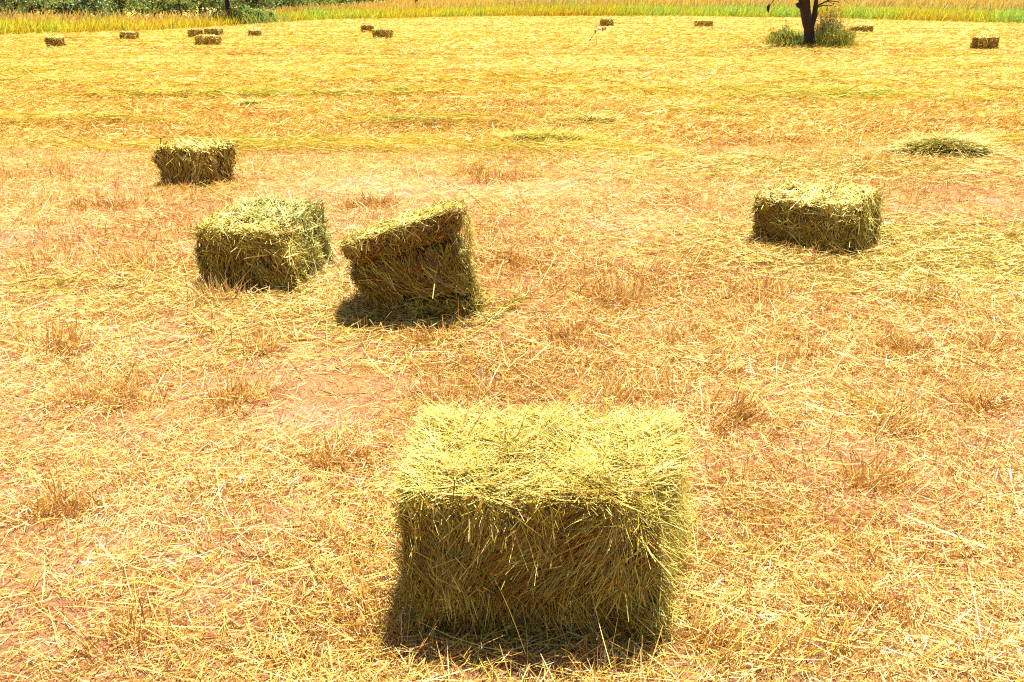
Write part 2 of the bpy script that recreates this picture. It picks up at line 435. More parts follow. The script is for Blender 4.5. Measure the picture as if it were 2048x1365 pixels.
# ------------------------------------------------------------------ tufts, one thing each
def tuft(px, py, wid, hgt, tone, label, lean=(0, 0), n=90, dry=True, name='grass_tuft', cat='grass tuft', group='dry tufts standing in the stubble', spread=.5):
    p = at(px, py); r = np.random.default_rng(int(px * 7 + py)); mb = MB()
    m_ = r.integers(6, 14); sc_ = np.clip(r.normal(0, 1, (m_, 2)), -1.5, 1.5) * [wid * .3, wid * .2]; big = r.uniform(.45, 1.1, m_)
    ci = r.choice(m_, n, p=big / big.sum()); sd_ = .02 + .075 * wid
    x = p[0] + sc_[ci, 0] + r.normal(0, sd_, n); y = p[1] + sc_[ci, 1] + r.normal(0, sd_, n); z = ground_z(x, y) - .006
    P = np.stack([x, y, z], -1); az = r.normal(0, .22, (m_, 2))
    T = np.stack([(x - p[0] - sc_[ci, 0]) / sd_ * .14 + az[ci, 0] + r.normal(0, .28, n) + lean[0], (y - p[1] - sc_[ci, 1]) / sd_ * .14 + az[ci, 1] + r.normal(0, .28, n) + lean[1], r.uniform(.5, 1.2, n)], -1)
    L = hgt * big[ci] * (.2 + .9 * r.random(n) ** 1.8)
    wd = .0022 + .00045 * p[1]
    ribbons(mb, P, T, L, r.uniform(.6, 1.4, n) * wd, r.normal(0, .25, n), np.clip(tone + .19 + r.normal(0, .24, n), 0, 1), segs=3, taper=.5, r=r, kink=.3)
    org = (p[0], p[1], float(ground_z(p[0], p[1]))); root = empty(name, org, label, cat, group)
    mb.build('upright_straws', M_straw, root, org); mb = MB()  # dry straws standing up in the tuft
    k = n // 2      # a mat of broken straw at the foot
    x = p[0] + r.normal(0, wid * .4, k); y = p[1] + r.normal(0, wid * .3, k); T = dirs(r.uniform(0, 2 * PI, k), r.normal(.1, .35, k))
    ribbons(mb, np.stack([x, y, ground_z(x, y) + .006], -1), T, hgt * r.uniform(.2, .8, k), wd, .1, np.clip(tone + .05 + r.normal(0, .24, k), 0, 1), segs=2, r=r)
    mb.build('fallen_straw', M_straw, root, org)


for a in TUFTS:
    tuft(a[0], a[1], a[2] * 1.25, a[3] * 1.2, a[4], a[5], a[6], n=int(220 + 900 * a[2]))


def sprig(px, py, stems, label, name='green_grass_plant', width=.005, mat=None):
    """a fresh grass plant: long blades given as (dx, dy, dz, droop, tone)"""
    p = at(px, py); p[2] = float(ground_z(p[0], p[1])); mb = MB(); r = np.random.default_rng(int(px + py))
    for dx, dy, dz, dr, tn in stems:
        v = np.array([[dx, dy, dz]]); L = np.linalg.norm(v)
        ribbons(mb, p[None] + r.normal(0, .008, (1, 3)) * [1, 1, 0], v, L, width, dr, tn, B=np.array([[0, 0, -1.0]]), segs=7, taper=.75, r=r)
    o = mb.build(name, mat or M_green, origin=p); tag(o, label, 'grass')


sprig(470, 560, [(.22, -.05, .3, .1, .75), (-.1, -.1, .22, .25, .9), (.3, -.1, .2, .35, .6), (.05, -.1, .18, .5, .95), (-.12, 0, .12, .5, .85), (.42, -.1, .15, .25, .3), (.36, 0, .05, .1, .2), (-.16, .02, .26, .35, .8)],
      'fresh green grass plant arching in front of the broken open bale')
sprig(428, 366, [(.05, -.05, .12, .2, .9), (.09, -.05, .1, .2, .95), (.0, -.05, .16, .1, .7), (.14, -.05, .05, .3, .6), (-.05, -.05, .1, .3, .9)], 'small green sprig at the corner of the flared bale', width=.009)
sprig(335, 378, [(-.1, -.05, .08, .2, .95), (.06, -.05, .07, .2, .8), (-.05, 0, .05, .2, .9)], 'tiny green sprig in the shadow of the flared bale', width=.008)
sprig(1400, 365, [(.18, 0, .22, .05, .8), (.28, 0, .2, .1, .7), (.1, 0, .2, .2, .85), (-.05, 0, .14, .2, .7), (.22, 0, .1, .3, .9), (.34, 0, .26, .1, .6)],
      'tall green grass plant beside the bale with a straight shadow', width=.007)
sprig(970, 275, [(.12, 0, .3, .2, .9), (.2, 0, .24, .3, .95), (-.1, 0, .2, .3, .8)], 'green grass plant in the open mown field', width=.014)
sprig(360, 690, [(.1, .15, .3, .1, .7), (.0, 0, .28, .05, .7), (.28, .1, .02, .1, .8), (-.1, 0, .02, .2, .9), (.2, .2, .3, .2, .6)], 'thin upright green stems with flat blades in pale stubble', width=.005)
sprig(110, 620, [(.14, .2, .22, .1, .4), (.0, .0, .26, .1, .5), (.2, .1, .16, .3, .3), (.06, .05, .24, .1, .35)], 'yellow green stems rising over stubble near the edge of the view', width=.005)
sprig(1010, 770, [(.02, .0, .18, .05, .5), (-.02, 0, .14, .1, .6), (.06, 0, .12, .3, .4)], 'thin yellow green stem standing behind the nearest bale', width=.004)
for px, py, v, lb, wd, mt, tn in [
        (1960, 935, (-.09, .25, .14), 'long white dry stalk slanting over the stubble', .006, M_straw, 1.0),
        (1838, 1335, (.10, .06, .08), 'thick tan dry stalk leaning up at the lower corner', .008, M_straw, .45),
        (1790, 835, (-.27, .27, .04), 'long flattened yellow green stem lying on red soil', .012, M_green, .3),
        (2040, 1120, (-.32, .22, .03), 'bundle of long pale straws lying across the litter', .008, M_straw, .85)]:
    p = at(px, py); p[2] = float(ground_z(p[0], p[1])) + .01; mb = MB(); r = np.random.default_rng(px)
    for k in range(5 if wd > .007 else 2):
        d = np.array([v]) * r.uniform(.7, 1.05); ribbons(mb, p[None] + r.normal(0, .008, (1, 3)), d + r.normal(0, .02, (1, 3)), np.linalg.norm(d), wd * (.5 if k else 1), .06, tn, segs=6, taper=.5, r=r)
    o = mb.build('dry_stalk', mt, origin=p); tag(o, lb, 'stalk')


# ------------------------------------------------------------------ hay bales
def tri(c8, p):
    """trilinear map of the cube [-1,1]^3 to 8 corners: bottom fl, fr, br, bl then top fl, fr, br, bl"""
    c = np.asarray(c8, float); x = (p[..., 0:1] + 1) / 2; y = (p[..., 1:2] + 1) / 2; z = (p[..., 2:3] + 1) / 2
    def lay(k): return (c[k] * (1 - x) + c[k + 1] * x) * (1 - y) + (c[k + 3] * (1 - x) + c[k + 2] * x) * y
    return lay(0) * (1 - z) + lay(4) * z


def rnd(p, k):
    n = (np.abs(p) ** k).sum(-1, keepdims=True) ** (1 / k)
    return p / n * np.abs(p).max(-1, keepdims=True)


FACES = [((0, -1, 0), (1, 0, 0), (0, 0, 1)), ((1, 0, 0), (0, 1, 0), (0, 0, 1)), ((0, 1, 0), (-1, 0, 0), (0, 0, 1)),
         ((-1, 0, 0), (0, -1, 0), (0, 0, 1)), ((0, 0, 1), (1, 0, 0), (0, 1, 0)), ((0, 0, -1), (1, 0, 0), (0, -1, 0))]


def hay_mesh(name, c8, seed, dens, L, wd, parent, origin, mat=None, lumps=.02, k=9, ang=None, tone=(.5,) * 5, fringe=1.0, spread=.45, res=22, shag=.012, label=None, topspread=None, toplen=1.0):
    """one block of pressed hay: a lumpy dark body covered with stalks, fringed along its edges.
    ang: main stalk angle on front, right, back, left, top (0 = along the face's first axis)"""
    r = np.random.default_rng(seed); mb = MB(); c8 = np.asarray(c8, float); ctr = c8.mean(0)
    ang = ang or (PI / 2, PI / 2, PI / 2, PI / 2, 0.1)
    def surf(p):
        q = tri(c8, rnd(p, k)); d = norm(q - ctr)
        nz = noise(q[..., 0] * 9 + seed, q[..., 1] * 9, q[..., 2] * 9, seed) - .5 + .5 * (noise(q[..., 0] * 24, q[..., 1] * 24, q[..., 2] * 24 + seed, seed + 3) - .5)
        return q + d * (nz * lumps * 2)[..., None]
    g = np.linspace(-1, 1, res + 1)
    for fi, (nn, eu, ev) in enumerate(FACES):
        nn, eu, ev = (np.array(a, float) for a in (nn, eu, ev))
        U, V = np.meshgrid(g, g); p = nn + U[..., None] * eu + V[..., None] * ev
        q = surf(p); q = q + (ctr - q) * .05
        idx = np.arange((res + 1) ** 2).reshape(res + 1, res + 1)
        f = np.stack([idx[:-1, :-1], idx[:-1, 1:], idx[1:, 1:], idx[1:, :-1]], -1).reshape(-1, 4)
        tn = np.clip(noise(U * 6 + fi * 9, V * 6, None, seed) * .8 + .1, 0, 1)
        mb.add(q, f, tn.ravel(), 1)
    for fi, (nn, eu, ev) in enumerate(FACES[:5]):
        nn, eu, ev = (np.array(a, float) for a in (nn, eu, ev))
        A, B_, D = (tri(c8, (nn - eu)[None])[0], tri(c8, (nn + eu)[None])[0], (tri(c8, (nn + ev)[None]) - tri(c8, (nn - ev)[None]))[0])
        area = np.linalg.norm(np.cross(B_ - A, D)); n = int(area * dens * (.35 if fi == 2 else 1))
        u = r.uniform(-1, 1, n); v = r.uniform(-1, 1, n)
        a0 = ang[fi](u, v) if callable(ang[fi]) else ang[fi]
        a = a0 + (noise(u * 2.2 + fi * 7, v * 2.2, None, seed + 5) - .5) * 2.6 * spread / .45 + r.normal(0, (topspread or spread) if fi == 4 else spread, n)
        Ln = r.uniform(*L, n) * np.where(r.random(n) < .05, 1.4, 1) * (toplen if fi == 4 else 1)
        over = np.where(r.random(n) < .07, 1.0, .15)       # only a few stalks reach past the edge
        hu, hv_ = np.linalg.norm(B_ - A) / 2, np.linalg.norm(D) / 2
        lu = np.maximum(1.03 - (1 - over) * np.abs(np.cos(a)) * Ln / 2 / hu, .1); lv = np.maximum(1.03 - (1 - over) * np.abs(np.sin(a)) * Ln / 2 / hv_, .1)
        u = np.clip(u, -lu, lu); v = np.clip(v, -lv, lv)
        p = nn + u[:, None] * eu + v[:, None] * ev; e = .04
        q = surf(p); tu = norm(surf(p + e * eu) - surf(p - e * eu)); tv = norm(surf(p + e * ev) - surf(p - e * ev)); N = norm(np.cross(tu, tv))
        flip = np.where(r.random(n) < .5, 1, -1)[:, None]
        out = r.normal(.03, .09, n)[:, None] + .12 * (r.random(n) < .08)[:, None] * r.random(n)[:, None] * 3
        T = (tu * np.cos(a)[:, None] + tv * np.sin(a)[:, None]) * flip + N * out
        P = q + N * (r.random(n) * shag)[:, None] - T * (Ln * .5)[:, None]
        if fi == 4: P[:, 2] += .0
        tn = np.clip(tone[fi] + (noise(u * 3 + 40, v * 3, None, seed + 9) - .5) * .6 + r.normal(0, .28, n), 0, 1)  # face tone carries painted light: darker shaded fronts, lighter sunlit tops
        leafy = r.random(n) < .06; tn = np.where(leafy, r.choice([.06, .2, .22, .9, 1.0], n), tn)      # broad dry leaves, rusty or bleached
        ribbons(mb, P, T, Ln, r.uniform(.6, 1.3, n) * wd * np.where(leafy, 1.8, 1), r.normal(0, .16, n), tn, B=N * np.where(r.random((n, 1)) < .7, -1, 1), segs=3, taper=.35, r=r, kink=.2)
        m_ = max(3, int(n * .008)); i_ = r.integers(0, n, m_)      # a few long pale straws lying loose on the face
        ribbons(mb, q[i_] + N[i_] * (.015 + .5 * shag) - T[i_] * .05, T[i_] + r.normal(0, .5, (m_, 3)) * .6, r.uniform(L[1] * .5, L[1] * 1.2, m_), wd, r.normal(.1, .3, m_), np.clip(.85 + r.normal(0, .15, m_), 0, 1), B=N[i_], segs=5, taper=.4, r=r, kink=.5)
        # fringe: stalks poking out over this face's edges
        m_ = int(n * (.09 if fi == 4 else .13) * fringe); side = r.integers(0, 4, m_)
        u = np.where(side == 0, -1, np.where(side == 1, 1, r.uniform(-1, 1, m_))) * r.uniform(.9, 1, m_)
        v = np.where(side == 2, -1, np.where(side == 3, 1, r.uniform(-1, 1, m_))) * r.uniform(.9, 1, m_)
        p = nn + u[:, None] * eu + v[:, None] * ev; q = surf(p)
        tu = norm(surf(p + e * eu) - surf(p - e * eu)); tv = norm(surf(p + e * ev) - surf(p - e * ev)); N = norm(np.cross(tu, tv))
        if fi < 4: side = np.where(side == 3, 2, side)
        o_ = np.where((side == 0)[:, None], -tu, np.where((side == 1)[:, None], tu, np.where((side == 2)[:, None], -tv, tv)))
        T = o_ * (r.random(m_) ** 2)[:, None] * .8 + r.normal(0, .6, (m_, 3)) * [1, 1, .6] + N * .1
        Ln = r.uniform(*L, m_) * r.uniform(.5, 1.2, m_)
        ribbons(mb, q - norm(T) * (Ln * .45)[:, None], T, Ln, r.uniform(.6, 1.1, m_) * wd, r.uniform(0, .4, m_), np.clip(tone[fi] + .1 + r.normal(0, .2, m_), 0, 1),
                B=np.tile([0, 0, -1.0], (m_, 1)), segs=3, taper=.5, r=r, kink=.15)
    o = mb.build(name, [mat or M_hay, M_core], parent, origin, smooth=[1])
    if label: o['label'] = label
    return o


def loose_fringe(name, base4, seed, n, L, wd, parent, origin, mat=None, tone=.55, sides=(0, 1, 3)):
    """fallen stalks leaning against and lying round the foot of a bale"""
    r = np.random.default_rng(seed + 500); mb = MB(); b = np.asarray(base4, float)
    s = r.choice(sides, n); t = r.random(n)[:, None]
    a0, a1 = b[s], b[(s + 1) % 4]; P = a0 + (a1 - a0) * t
    outw = norm(P - b.mean(0)) * [1, 1, 0]
    P = P + outw * np.abs(r.normal(0, .035, n))[:, None]; P[:, 2] = ground_z(P[:, 0], P[:, 1]) + r.random(n) * .025
    T = dirs(r.uniform(0, 2 * PI, n), np.abs(r.normal(.1, .22, n)))
    Ln = r.uniform(*L, n)
    ribbons(mb, P - T * (Ln * .4)[:, None], T, Ln, r.uniform(.7, 1.3, n) * wd, r.normal(0, .2, n), np.clip(tone + r.normal(0, .2, n), 0, 1), segs=4, taper=.5, r=r, kink=.3)
    return mb.build(name, mat or M_hay, parent, origin)


def hanging(name, a, b, down, n, L, wd, parent, origin, seed, mat=None, tone=.7, out=(1, 0, 0)):
    """loosened stalks hanging down over one side of a bale from its upper edge a-b"""
    r = np.random.default_rng(seed + 900); mb = MB(); a, b, down, out = (np.asarray(q, float) for q in (a, b, down, out))
    t = r.random(n)[:, None]; h = (r.random(n) ** 1.2)[:, None]
    P = a + (b - a) * t + down * h + out * r.uniform(.0, .035, n)[:, None]
    T = down / np.linalg.norm(down) + out * np.abs(r.normal(.12, .2, n))[:, None] + r.normal(0, .4, (n, 3))
    Ln = r.uniform(*L, n)
    ribbons(mb, P - norm(T) * (Ln * .3)[:, None], T, Ln, r.uniform(.6, 1.2, n) * wd, r.uniform(0, .3, n), np.clip(tone + r.normal(0, .2, n), 0, 1), B=np.tile([0, 0, -1.0], (n, 1)), segs=4, taper=.5, r=r, kink=.25)
    return mb.build(name, mat or M_hay, parent, origin)


def bale(label, b4, t4, seed, dens, L, wd, group=None, fringe_n=0, hang_n=0, **kw):
    b4 = np.asarray(b4, float); t4 = np.asarray(t4, float)
    o = b4.mean(0); e = empty('hay_bale', o, label, 'hay bale', group)
    hay_mesh('pressed_hay', np.concatenate([b4, t4]), seed, dens, L, wd, e, o, **kw)
    if fringe_n:
        loose_fringe('fallen_straw', b4, seed, fringe_n, L, wd, e, o)
    if hang_n:
        d_ = (b4[1] + b4[2] - t4[1] - t4[2]) / 2; ed = norm((t4[2] - t4[1])[None])[0]
        hanging('hanging_stalks', t4[1], t4[2], d_ * .9, hang_n, L, wd, e, o, seed, out=(ed[1], -ed[0], 0))
    return e


def gz(p, dz=0.0):
    return [p[0], p[1], float(ground_z(p[0], p[1])) + dz]


GRP = 'hay bales lying on the mown field'
# 1 nearest bale
bale('large sunlit bale nearest the camera, seen end on with every stalk visible',
     [(-.262, 2.12, -.02), (.415, 2.07, -.02), (.56, 2.60, -.02), (-.25, 2.66, -.02)],
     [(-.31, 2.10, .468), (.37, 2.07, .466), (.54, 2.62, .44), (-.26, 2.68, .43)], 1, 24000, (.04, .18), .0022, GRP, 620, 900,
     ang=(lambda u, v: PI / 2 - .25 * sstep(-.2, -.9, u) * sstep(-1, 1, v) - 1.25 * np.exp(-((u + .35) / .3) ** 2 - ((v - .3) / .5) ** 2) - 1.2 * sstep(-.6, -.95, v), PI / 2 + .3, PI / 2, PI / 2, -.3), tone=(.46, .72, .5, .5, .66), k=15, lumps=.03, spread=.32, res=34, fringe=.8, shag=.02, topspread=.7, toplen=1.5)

# 2 broken open bale: a pressed block and a loosened greener flake behind it
A, B = at(405, 582), at(598, 590)
b = [gz(A), gz(B), gz((-1.32, 5.80)), gz((-1.80, 5.95))]
TA, TB = up(386, 460, A), up(560, 468, B)
e2 = empty('hay_bale', np.mean(b, 0), 'broken open bale with a loosened grey green flake on its sunny side', 'hay bale', GRP)
o2 = np.mean(b, 0)
hay_mesh('pressed_hay', b + [TA, TB, np.array([-1.42, 5.85, .36]), np.array([-1.95, 6.0, .36])], 2, 5200, (.05, .2), .0055, e2, o2,
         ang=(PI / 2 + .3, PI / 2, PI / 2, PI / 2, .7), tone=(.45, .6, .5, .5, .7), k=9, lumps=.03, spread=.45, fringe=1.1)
f4 = [gz((-1.75, 5.50)), gz((-1.345, 5.37)), gz((-1.255, 5.98)), gz((-1.85, 6.15))]
ft = [np.array([-1.80, 5.62, .39]), np.array([-1.44, 5.44, .385]), np.array([-1.31, 6.02, .415]), np.array([-1.92, 6.2, .39])]
hay_mesh('loosened_flake', f4 + ft, 22, 4300, (.08, .28), .0055, e2, o2, mat=M_bluehay, ang=(1.0, .9, 1.2, 1.2, .7), tone=(.5, .5, .5, .5, .62), k=11, lumps=.035, spread=.8, fringe=1.3, shag=.03,
         label='loosened grey green flake of tangled hay')
loose_fringe('fallen_straw', b, 2, 260, (.08, .3), .005, e2, o2)

# 3 leaning bale: three flakes bulging between two creases
base = at(850, 640)
def q3(px, py, back=0.0):
    p = up(px, py, base); return p
def flake(fl, fr, tr, tl, dep, sh=0.0, dz=0.0, fwd=0.0):
    o_ = np.array([0, -fwd, 0]); fb = [q3(*fl) + o_, q3(*fr) + o_]; ft_ = [q3(*tl) + o_, q3(*tr) + o_]
    d = np.array([sh, dep, dz])
    return [fb[0], fb[1], fb[1] + d, fb[0] + d, ft_[0], ft_[1], ft_[1] + d, ft_[0] + d]
e3 = empty('hay_bale', (base[0], base[1] + .2, 0), 'leaning bale tipped up on its lower corner with a bulging top flake', 'hay bale', GRP)
o3 = np.array([base[0], base[1] + .2, 0])
kw3 = dict(ang=(PI / 2 + .35, PI / 2, PI / 2, PI / 2, .35), k=6, lumps=.026, fringe=.9)
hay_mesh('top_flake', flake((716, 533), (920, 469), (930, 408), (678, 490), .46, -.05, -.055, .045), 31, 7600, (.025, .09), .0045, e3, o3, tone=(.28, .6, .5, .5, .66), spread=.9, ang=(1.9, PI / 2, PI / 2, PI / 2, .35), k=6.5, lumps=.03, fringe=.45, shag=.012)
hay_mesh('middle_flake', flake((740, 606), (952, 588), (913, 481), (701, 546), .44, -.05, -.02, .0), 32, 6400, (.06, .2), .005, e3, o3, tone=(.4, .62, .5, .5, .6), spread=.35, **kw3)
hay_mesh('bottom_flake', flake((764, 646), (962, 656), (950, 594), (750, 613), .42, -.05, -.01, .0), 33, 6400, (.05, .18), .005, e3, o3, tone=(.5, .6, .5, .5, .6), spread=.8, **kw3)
hanging('hanging_stalks', q3(924, 440), q3(926, 440) + [0, .25, 0], q3(955, 640) - q3(930, 425), 200, (.05, .18), .0045, e3, o3, 3, out=(.97, -.2, 0))
b3 = [gz(at(760, 640)), gz(at(965, 652)), gz((.0, 5.15)), gz((-.55, 5.2))]
loose_fringe('fallen_straw', b3, 3, 420, (.08, .26), .0045, e3, o3)

# 4 bale with a straight shadow
A, B, D = at(1508, 487), at(1697, 519), at(1757, 486)
E_ = A + (D - B)
bA = [gz(A), gz(B), gz(D), gz(E_)]
bale('bale with a straight dark shadow along its foot, alone on pale spread hay', bA, [up(1503, 396, A), up(1712, 418, B), up(1764, 376, D), up(1560, 365, E_)],
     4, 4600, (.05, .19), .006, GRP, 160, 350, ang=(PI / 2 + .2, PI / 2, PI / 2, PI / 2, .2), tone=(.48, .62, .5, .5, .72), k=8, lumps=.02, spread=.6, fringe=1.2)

# 5 flared bale
A, B, D = at(322, 370), at(407, 378), at(470, 358); E_ = A + (D - B)
bale('flared bale, wider at its top than at its foot, with two shaded faces', [gz(A), gz(B), gz(D), gz(E_)], [up(303, 294, A), up(405, 303, B), up(470, 287, D), up(372, 282, E_)],
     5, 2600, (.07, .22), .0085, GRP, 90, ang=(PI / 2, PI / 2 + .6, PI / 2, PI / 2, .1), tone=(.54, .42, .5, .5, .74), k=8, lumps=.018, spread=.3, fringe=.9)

# far bales: (px centre of the foot, py, width px, height px, yaw, depth m, label)
FAR = [
    (105, 94, 28, 17, .1, .5, 'dark square bale standing alone nearest the end of the far row', 3, .25),
    (255, 79, 33, 12, -.25, .5, 'long low bale alone between the dark square bale and the group of three', 4, .4),
    (388, 76, 34, 14, .5, .5, 'far bale half hidden in the group of three, with a sunlit end', 5, .4),
    (425, 72, 34, 12, -.15, .5, 'rearmost bale of the group of three', 6, .45),
    (413, 91, 42, 16, -.1, .55, 'front bale of the group of three, yellowish and widest', 7, .55),
    (507, 73, 27, 11, .2, .5, 'small low bale alone beyond the group of three', 8, .4),
    (734, 67, 26, 14, .3, .45, 'dark bale tucked behind the paler bale of the pair', 9, .3),
    (765, 78, 36, 15, -.2, .5, 'front bale of the pair with a pale sunlit top', 10, .5),
    (1214, 54, 28, 13, .3, .5, 'rounded bale behind the white flowered weed', 11, .4),
    (1408, 54, 34, 10, .05, .4, 'long low bale near the tall grass before the lone tree', 12, .45),
    (1737, 65, 21, 11, .2, .45, 'small rounded bale beyond the bushes of the lone tree', 13, .4),
    (1975, 100, 48, 21, .35, .55, 'brown bale alone in the far field past the lone tree', 14, .4),
]
for px, py, wp, hp, yaw, dep, lb, sd_, tn in FAR:
    c = at(px, py); dpt = c[1] * CT + H * ST; wm = wp * dpt / F; hm = hp * dpt / F * 1.1
    r = np.random.default_rng(sd_ * 17)
    wm = max(.25, wm - abs(math.sin(yaw)) * dep * .8)
    cs, sn = math.cos(yaw), math.sin(yaw)
    def q(u, v): return np.array([c[0] + u * cs - (v) * sn, c[1] + dep / 2 + u * sn + v * cs, 0])
    b4 = [gz(q(sx * wm / 2, sy * dep / 2), -.02) for sx, sy in ((-1, -1), (1, -1), (1, 1), (-1, 1))]
    fl = r.uniform(.98, 1.1); t4 = []
    for sx, sy in ((-1, -1), (1, -1), (1, 1), (-1, 1)):
        z = q(sx * wm / 2 * fl, sy * dep / 2 * fl); z[2] = b4[0][2] + .02 + hm * r.uniform(.9, 1.04); t4.append(z)
    rounded = 'rounded' in lb
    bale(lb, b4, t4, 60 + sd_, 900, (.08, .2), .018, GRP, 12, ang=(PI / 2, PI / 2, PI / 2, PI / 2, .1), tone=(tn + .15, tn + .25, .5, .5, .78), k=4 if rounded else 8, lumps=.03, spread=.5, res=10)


def heap(px, py, wm, dm, hm, seed, label, n, L, wd, mat, tone, az=0.0, over=True):
    """a low heap of loose hay: an even mound of long stalks lying over each other"""
    p = at(px, py); p[2] = float(ground_z(p[0], p[1])); r = np.random.default_rng(seed); mb = MB()
    g = np.linspace(-1, 1, 15); U, V = np.meshgrid(g, g); ok = np.clip(1 - U ** 2 - V ** 2, 0, 1)
    cx = p[0] + U * wm * .45; cy = p[1] + V * dm * .45; q = np.stack([cx, cy, ground_z(cx, cy) - .02 + hm * .45 * ok ** .5], -1)
    idx = np.arange(225).reshape(15, 15); mb.add(q, np.stack([idx[:-1, :-1], idx[:-1, 1:], idx[1:, 1:], idx[1:, :-1]], -1).reshape(-1, 4), np.clip(noise(U * 4, V * 4, None, seed), 0, 1).ravel(), 1)  # dark mound, its colour standing in for shade inside the heap
    u = np.clip(r.normal(0, .42, n), -1, 1); v = np.clip(r.normal(-.1, .45, n), -1, 1)
    rr = np.clip(1 - u ** 2 - v ** 2, 0, 1)
    x = p[0] + u * wm * .5; y = p[1] + v * dm * .5; z = ground_z(x, y) + hm * rr ** .5 * r.uniform(.75, 1.1, n)
    a = az + r.normal(0, .5, n) + (r.random(n) < .5) * PI
    T = dirs(a, r.normal(.1, .25, n)); Ln = r.uniform(*L, n); P = np.stack([x, y, z], -1) - T * (Ln * .45)[:, None]
    P[:, 2] = np.maximum(P[:, 2], ground_z(P[:, 0], P[:, 1]))
    ribbons(mb, P, T, Ln, r.uniform(.6, 1.3, n) * wd, r.uniform(0, .35, n), np.clip(tone + r.normal(0, .2, n), 0, 1), B=np.tile([0, 0, -1.0], (n, 1)), segs=4, taper=.5, r=r)
    tag(mb.build('hay_heap', [mat, M_core], origin=p, smooth=[1]), label, 'hay heap', 'loose heaps of hay on the field')


heap(1885, 308, 1.1, .5, .16, 81, 'green overhanging heap of loose hay, the largest heap in the field', 4200, (.2, .6), .006, M_hay, .78)
heap(1718, 64, 1.2, .5, .2, 82, 'flat heap of loose hay beside the small rounded bale', 500, (.2, .5), .03, M_hay, .4)
heap(500, 212, .5, .3, .06, 83, 'small green heap of hay in the rows behind the flared bale', 600, (.15, .35), .01, M_hay, .72)
heap(1190, 245, .8, .35, .06, 84, 'low arched heap of green hay in the middle of the mown rows', 900, (.2, .5), .01, M_hay, .76)
heap(1100, 285, 1.6, .35, .09, 86, 'long thin heap of green hay stretched across the field', 1500, (.25, .6), .008, M_green, .35)

# pale spread hay round bale 4
def spread_hay():
    mb = MB(); r = np.random.default_rng(91)
    for cx, cy, sx, sy, n in [(3.4, 6.0, .9, .7, 7000), (2.2, 6.3, .7, .5, 2500), (-.9, 4.9, .5, .4, 1500), (.0, 2.3, .6, .45, 1500), (3.2, 9.5, 1.2, .5, 3500), (-2.6, 5.4, .6, .5, 1200)]:
        x = cx + r.normal(0, sx, n); y = cy + r.normal(0, sy, n)
        Ln = r.uniform(.06, .3, n); T = dirs(r.normal(0, .7, n) + (r.random(n) < .5) * PI, r.normal(.04, .15, n))
        P = np.stack([x, y, ground_z(x, y) + r.random(n) * .03], -1) - T * (Ln * .5)[:, None]; P[:, 2] = np.maximum(P[:, 2], ground_z(P[:, 0], P[:, 1]) - .003)
        ribbons(mb, P, T, Ln, r.uniform(.7, 1.2, n) * (.0028 + .0005 * cy), r.normal(0, .15, n), np.clip(.78 + r.normal(0, .2, n), 0, 1), r=r, kink=.2)
    tag(mb.build('spread_hay', M_hay), 'pale yellow green hay spread over the soil', 'hay', kind='stuff')


spread_hay()

# ------------------------------------------------------------------ tall uncut grass
EDGE = np.array([at(*p)[:2] for p in [(0, 70), (200, 61), (350, 53), (480, 45), (700, 38), (1024, 32), (1380, 32.5), (1600, 35), (1830, 41), (2048, 46)]])
EX = np.concatenate([[-60, -34], EDGE[:, 0], [44, 80]]); EY = np.concatenate([[30, 36], EDGE[:, 1], [52, 30]])


def edge_y(x): return np.interp(x, EX, EY) - 1.5 + (fbm(x, x * 0, 3.5, 2, 210) - .5) * 3


def tall_grass():
    r = np.random.default_rng(14); mb = MB()
    for n, dmax, pw in [(75000, 7, 1.0), (85000, 75, .6)]:
        x = r.uniform(-60, 70, n); t = r.random(n) ** (1 / pw) * dmax; y = edge_y(x) + t
        cl = fbm(x, y, 1.8, 2, 225); hv = (.6 + .35 * fbm(x, y, 3.5, 2, 220) + .25 * sstep(-12, 5, x)) * (.7 + .65 * cl)
        gp = sstep(.45, .75, fbm(x, y, 5, 2, 230)); gp = gp * (.75 + .25 * sstep(-10, 0, x)) + .5 * sstep(24, 34, x)
        P = np.stack([x, y, ground_z(x, y)], -1)
        T = np.stack([r.normal(.18, .22, n), r.normal(-.05, .2, n), np.ones(n)], -1)
        low = r.random(n)
        tone = np.clip(.32 + gp * .5 + (cl - .5) * .5 + r.normal(0, .13, n), 0, 1)
        ribbons(mb, P, T, hv * r.uniform(.4, .95, n), r.uniform(.02, .05, n) * (1 + t / 40), r.normal(.15, .2, n), tone, segs=3, taper=.75, r=r)
    o = mb.build('tall_grass', M_tall); tag(o, 'uncut tall grass, green and golden, closing off the mown field', 'grass', kind='stuff')
    mb = MB(); n = 45000
    x = r.uniform(-60, 70, n); t = r.random(n) ** 1.1 * 75; y = edge_y(x) + .8 + t
    hv = .80 + .45 * fbm(x, y, 3.5, 2, 220) + .22 * sstep(-12, 5, x)
    P = np.stack([x, y, ground_z(x, y) + hv * .6], -1); T = np.stack([r.normal(.2, .25, n), r.normal(0, .2, n), np.ones(n)], -1)
    ribbons(mb, P, T, hv * r.uniform(.25, .5, n), r.uniform(.025, .06, n) * (1 + t / 40), r.normal(.1, .15, n), np.clip(fbm(x, y, 6, 2, 240) + r.normal(0, .2, n), 0, 1), segs=2, taper=.5, r=r)
    o = mb.build('grass_seed_heads', M_seed); tag(o, 'pinkish tan seed heads over the uncut grass', 'grass', kind='stuff')


tall_grass()


